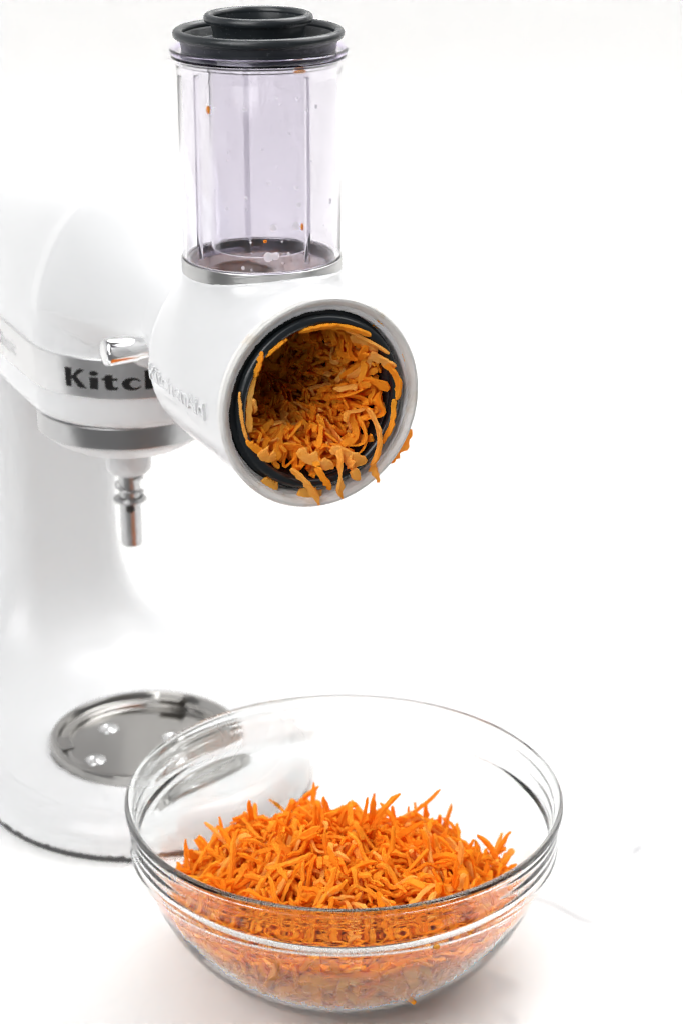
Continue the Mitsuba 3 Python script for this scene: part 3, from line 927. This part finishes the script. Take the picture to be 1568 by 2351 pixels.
ONES = [
    ([(106, .0350, -.004), (92, .0352, -.002), (76, .0362, -.001)], .0046, 'long carrot shred lying along the top inside edge of the mouth', 0.9),
    ([(84, .0352, -.004), (66, .0360, -.001), (50, .0375, .000)], .0042, 'broad carrot shred at the top of the mouth, right of the longest one', 0.9),
    ([(137, .0366, -.002), (127, .0358, -.002), (117, .0352, -.003)], .0040, 'torn carrot shred at the upper left of the black cone rim', 0.9),
    ([(66, .0345, -.004), (48, .0350, -.002), (30, .0385, .001)], .0018, 'thin pale carrot shred crossing the black rim at the upper right', 0.6),
    ([(58, .0330, -.006), (46, .0335, -.005), (33, .0350, -.004)], .0050, 'wide carrot shred inside the upper right of the mouth', 0.8),
    ([(146, .0428, -.007), (137, .0440, -.007), (129, .0446, -.006)], .0038, 'carrot shred stuck in the gap at the upper left of the mouth', 1.0),
    ([(136, .0405, -.001), (145, .0380, .000), (153, .0362, -.002)], .0024, 'slim carrot shred standing across the left of the black rim', 0.5),
    ([(152, .0360, -.003), (168, .0352, -.003), (-176, .0356, -.002), (-166, .0366, -.001)], .0034, 'long carrot shred hugging the left edge inside the black rim', 1.2),
    ([(165, .0415, -.001), (178, .0402, .000), (-170, .0396, .0005), (-160, .0396, .001)], .0013, 'hair-thin carrot shred lying on the left of the black rim', 0.8),
    ([(170, .0340, -.003), (176, .0325, -.004), (-178, .0318, -.006)], .0036, 'short torn carrot shred inside the left of the mouth', 0.3),
    ([(-163, .0398, .001), (-156, .0378, .002), (-147, .0352, .002)], .0036, 'bright carrot shred bending over the lower left of the rim', 0.9),
    ([(-152, .0368, .003), (-146, .0352, .004), (-140, .0330, .004)], .0066, 'short wide carrot piece at the lower left of the mouth', 0.6),
    ([(-118, .0335, -.001), (-106, .0370, .0025), (-98, .0425, .0035), (-94, .0478, .003)], .0034, 'curved carrot shred hanging from the bottom of the mouth to its left', 0.5),
    ([(-70, .0235, .000), (-78, .0320, .005), (-81, .0400, .0055), (-80, .0470, .004)], .0040, 'straight carrot shred hanging down over the bottom of the mouth', 0.3),
    ([(-95, .0255, .000), (-98, .0300, .003), (-93, .0350, .005), (-88, .0405, .005)], .0036, 'carrot shred hanging left of the straight one at the bottom of the mouth', 0.7),
    ([(-62, .0270, .000), (-68, .0345, .004), (-66, .0420, .004)], .0050, 'broad carrot shred hanging right of the straight one at the bottom', 0.6),
    ([(-118, .0250, -.002), (-100, .0270, .001), (-82, .0310, .003)], .0056, 'broad carrot shred lying across the bottom of the mouth', 1.0),
    ([(-78, .0230, -.001), (-66, .0290, .002), (-56, .0370, .003)], .0054, 'broad carrot shred pointing to the lower right of the mouth', 0.9),
    ([(-16, .0245, -.002), (-27, .0300, .002), (-40, .0362, .003), (-54, .0415, .001)], .0030, 'long curved carrot shred at the lower right of the mouth', 0.4),
    ([(-6, .0375, -.002), (-22, .0385, .000), (-38, .0392, .000)], .0024, 'thin carrot shred lying along the right of the black rim', 0.9),
    ([(24, .0345, -.003), (18, .0365, .001), (6, .0385, .001), (-6, .0382, .000)], .0036, 'ragged carrot shred draped over the right of the black rim', 0.6),
    ([(36, .0325, -.004), (27, .0345, -.001), (19, .0390, .001)], .0048, 'wide carrot shred poking out at the right of the mouth', 0.8),
    ([(-24, .0530, -.006), (-34, .0528, -.005), (-46, .0512, -.005)], .0042, 'carrot shred stuck to the outside of the mouth at its lower right', 1.2),
    ([(-52, .0440, -.003), (-55, .0470, .000), (-56, .0510, .001)], .0036, 'carrot shred dripping over the lower right of the white rim', 0.2),
    ([(50, .0448, -.004), (45, .0452, -.004), (40, .0450, -.005)], .0052, 'crumpled carrot scrap inside the upper right of the white rim', 0.9),
    ([(22, .0450, -.004), (19, .0452, -.004), (16, .0450, -.004)], .0020, 'tiny carrot scrap inside the right of the white rim', 1.0),
    ([(-104, .0440, -.004), (-97, .0446, -.003), (-89, .0446, -.003)], .0060, 'wet carrot scrap at the bottom inside the white rim', 1.1),
    ([(-130, .0440, -.004), (-124, .0446, -.004), (-118, .0446, -.004)], .0060, 'wet carrot scrap at the lower left inside the white rim', 1.1),
    ([(112, .0428, -.006), (100, .0436, -.006), (88, .0440, -.005)], .0036, 'carrot shred lying in the gap at the top left of the white rim', 1.0),
    ([(92, .0440, -.005), (76, .0446, -.005), (58, .0450, -.005)], .0040, 'long carrot shred lying in the gap at the very top of the white rim', 1.0),
]
for pts, w, lab, roll in ONES:
    p = polar(pts, 14)
    rad = p - np.array([FX, 0, ZC])
    rad[:, 0] = 0.012
    rad /= np.linalg.norm(rad, axis=1, keepdims=True)
    vv, n = strip(p, w, 0.0014, roll, 0.2, ends=(rng.uniform(0.3, 0.8), rng.uniform(0.15, 0.6)), up=rad)
    key = put('carrot_shred', (vv @ ML[:3, :3].T + ML[:3, 3], strip_faces(n)), CARROTS[int(rng.integers(0, 2))], True)
    tag(key, lab, 'carrot shred')

# ------------------------------------------------------------------ small details
def blob(size, seed, sub=2):
    m = trimesh.creation.icosphere(subdivisions=sub)
    m.vertices *= (0.7 + 0.6 * meshkit.fbm(m.vertices * 1.7 + seed, 2, seed))[:, None]
    m.vertices *= np.asarray(size)
    return m


def on_tube(ang, z, r):
    """frame on the feed tube (world angle in degrees): x round it, y up, z outwards"""
    a = math.radians(ang)
    c = np.array([P0[0] + HX * NX[0], P0[1] + HX * NX[1], 0])
    M = np.eye(4)
    M[:3, 2] = (math.cos(a), math.sin(a), 0)
    M[:3, 0] = (-math.sin(a), math.cos(a), 0)
    M[:3, 1] = (0, 0, 1)
    M[:3, 3] = c + np.array([r * math.cos(a), r * math.sin(a), z])
    return M


for ang, z, sz, lab in ((-128, 0.4431, (0.0009, 0.0019, 0.0006), 'carrot crumb inside the clear tube at its upper left'), (-57.3, 0.4612, (0.0028, 0.0011, 0.0007), 'carrot crumb inside the clear tube just under its lip'),
                        (-85, 0.3850, (0.0009, 0.0008, 0.0005), 'pale carrot crumb low in the clear tube'), (-56, 0.3905, (0.0006, 0.0016, 0.0005), 'carrot crumb low on the right inside the clear tube')):
    key = put('carrot_crumb', place(blob(sz, int(z * 1e4)), on_tube(ang, z, 0.0342)), 'carrot_orange', True)
    tag(key, lab, 'carrot crumb')

rd = lambda x, y, z: (BX + x, BY + y, z)
for x, y, z, sz, lab in ((0.0425, -0.0990, 0.0752, (0.0018, 0.0009, 0.0013), 'yellow carrot crumb stuck to the ridge of the bowl, right of centre'),):
    key = put('carrot_crumb', blob(sz, 77).apply_translation(rd(x, y, z)), 'carrot_pale', True)
    tag(key, lab, 'carrot crumb')

spots = [(-45.5, .4443, .9), (-61.6, .4489, .5), (-97.8, .4448, .7), (-62.7, .3917, 1.5), (-79.2, .3917, 1.3), (-60.5, .4011, 1.0), (-62.1, .4091, .8), (-81.9, .4119, .8), (-83.1, .3782, 1.7), (-78.0, .3785, 1.4), (-29.6, .3999, 1.0),
         (-76.3, .4497, .6), (-54.0, .4432, .7), (-67.6, .4338, .6), (-101, .3730, .7), (-95, .3722, .5), (-73, .3752, .5), (-112, .400, .6), (-98, .4051, .6), (-76, .4190, .4)]
for _ in range(14):
    spots.append((rng.uniform(-125, -25), rng.uniform(.374, .458), rng.uniform(.3, .6)))
sm = []
for ang, z, s in spots:
    cap = lathe([(0.0, 0.00022), (0.0006, 0.00018), (0.00088, 0.00008), (0.001, 0.0), (0.0, 0.0)], 20)
    cap.vertices *= (s * 1.25, s * 1.35, 0.8)
    sm.append(place(cap, on_tube(ang, z, np.interp(z, [.3725, .455], [.0370, .0374]) + 0.00005)))
put(HOP + '__water_spots', cat(*sm), 'water', 30)
labels[HOP + '__water_spots'] = {'label': 'dried water spots on the clear tube', 'kind': 'stuff'}

# carrot specks on the bowl's glass
sk = []
for _ in range(60):
    a_, z_ = rng.uniform(-2.9, -0.2), rng.uniform(0.006, 0.055) ** 1.0
    r_ = np.interp(z_, inn[:, 1], inn[:, 0]) - 0.0006
    m = blob((rng.uniform(.0004, .0016), .0004, rng.uniform(.0003, .0007)), int(rng.integers(1e6)), 1)
    c_, s_ = math.cos(a_ + np.pi / 2), math.sin(a_ + np.pi / 2)
    M = np.eye(4)
    M[:3, :3] = [[c_, -s_, 0], [s_, c_, 0], [0, 0, 1]]
    M[:3, 3] = (BX + r_ * math.cos(a_), BY + r_ * math.sin(a_), z_)
    sk.append(place(m, M))
put('carrot_specks', cat(*sk), 'carrot_orange', True)
tag('carrot_specks', 'tiny carrot specks sticking to the lower inside of the bowl', 'carrot specks', None, 'stuff')
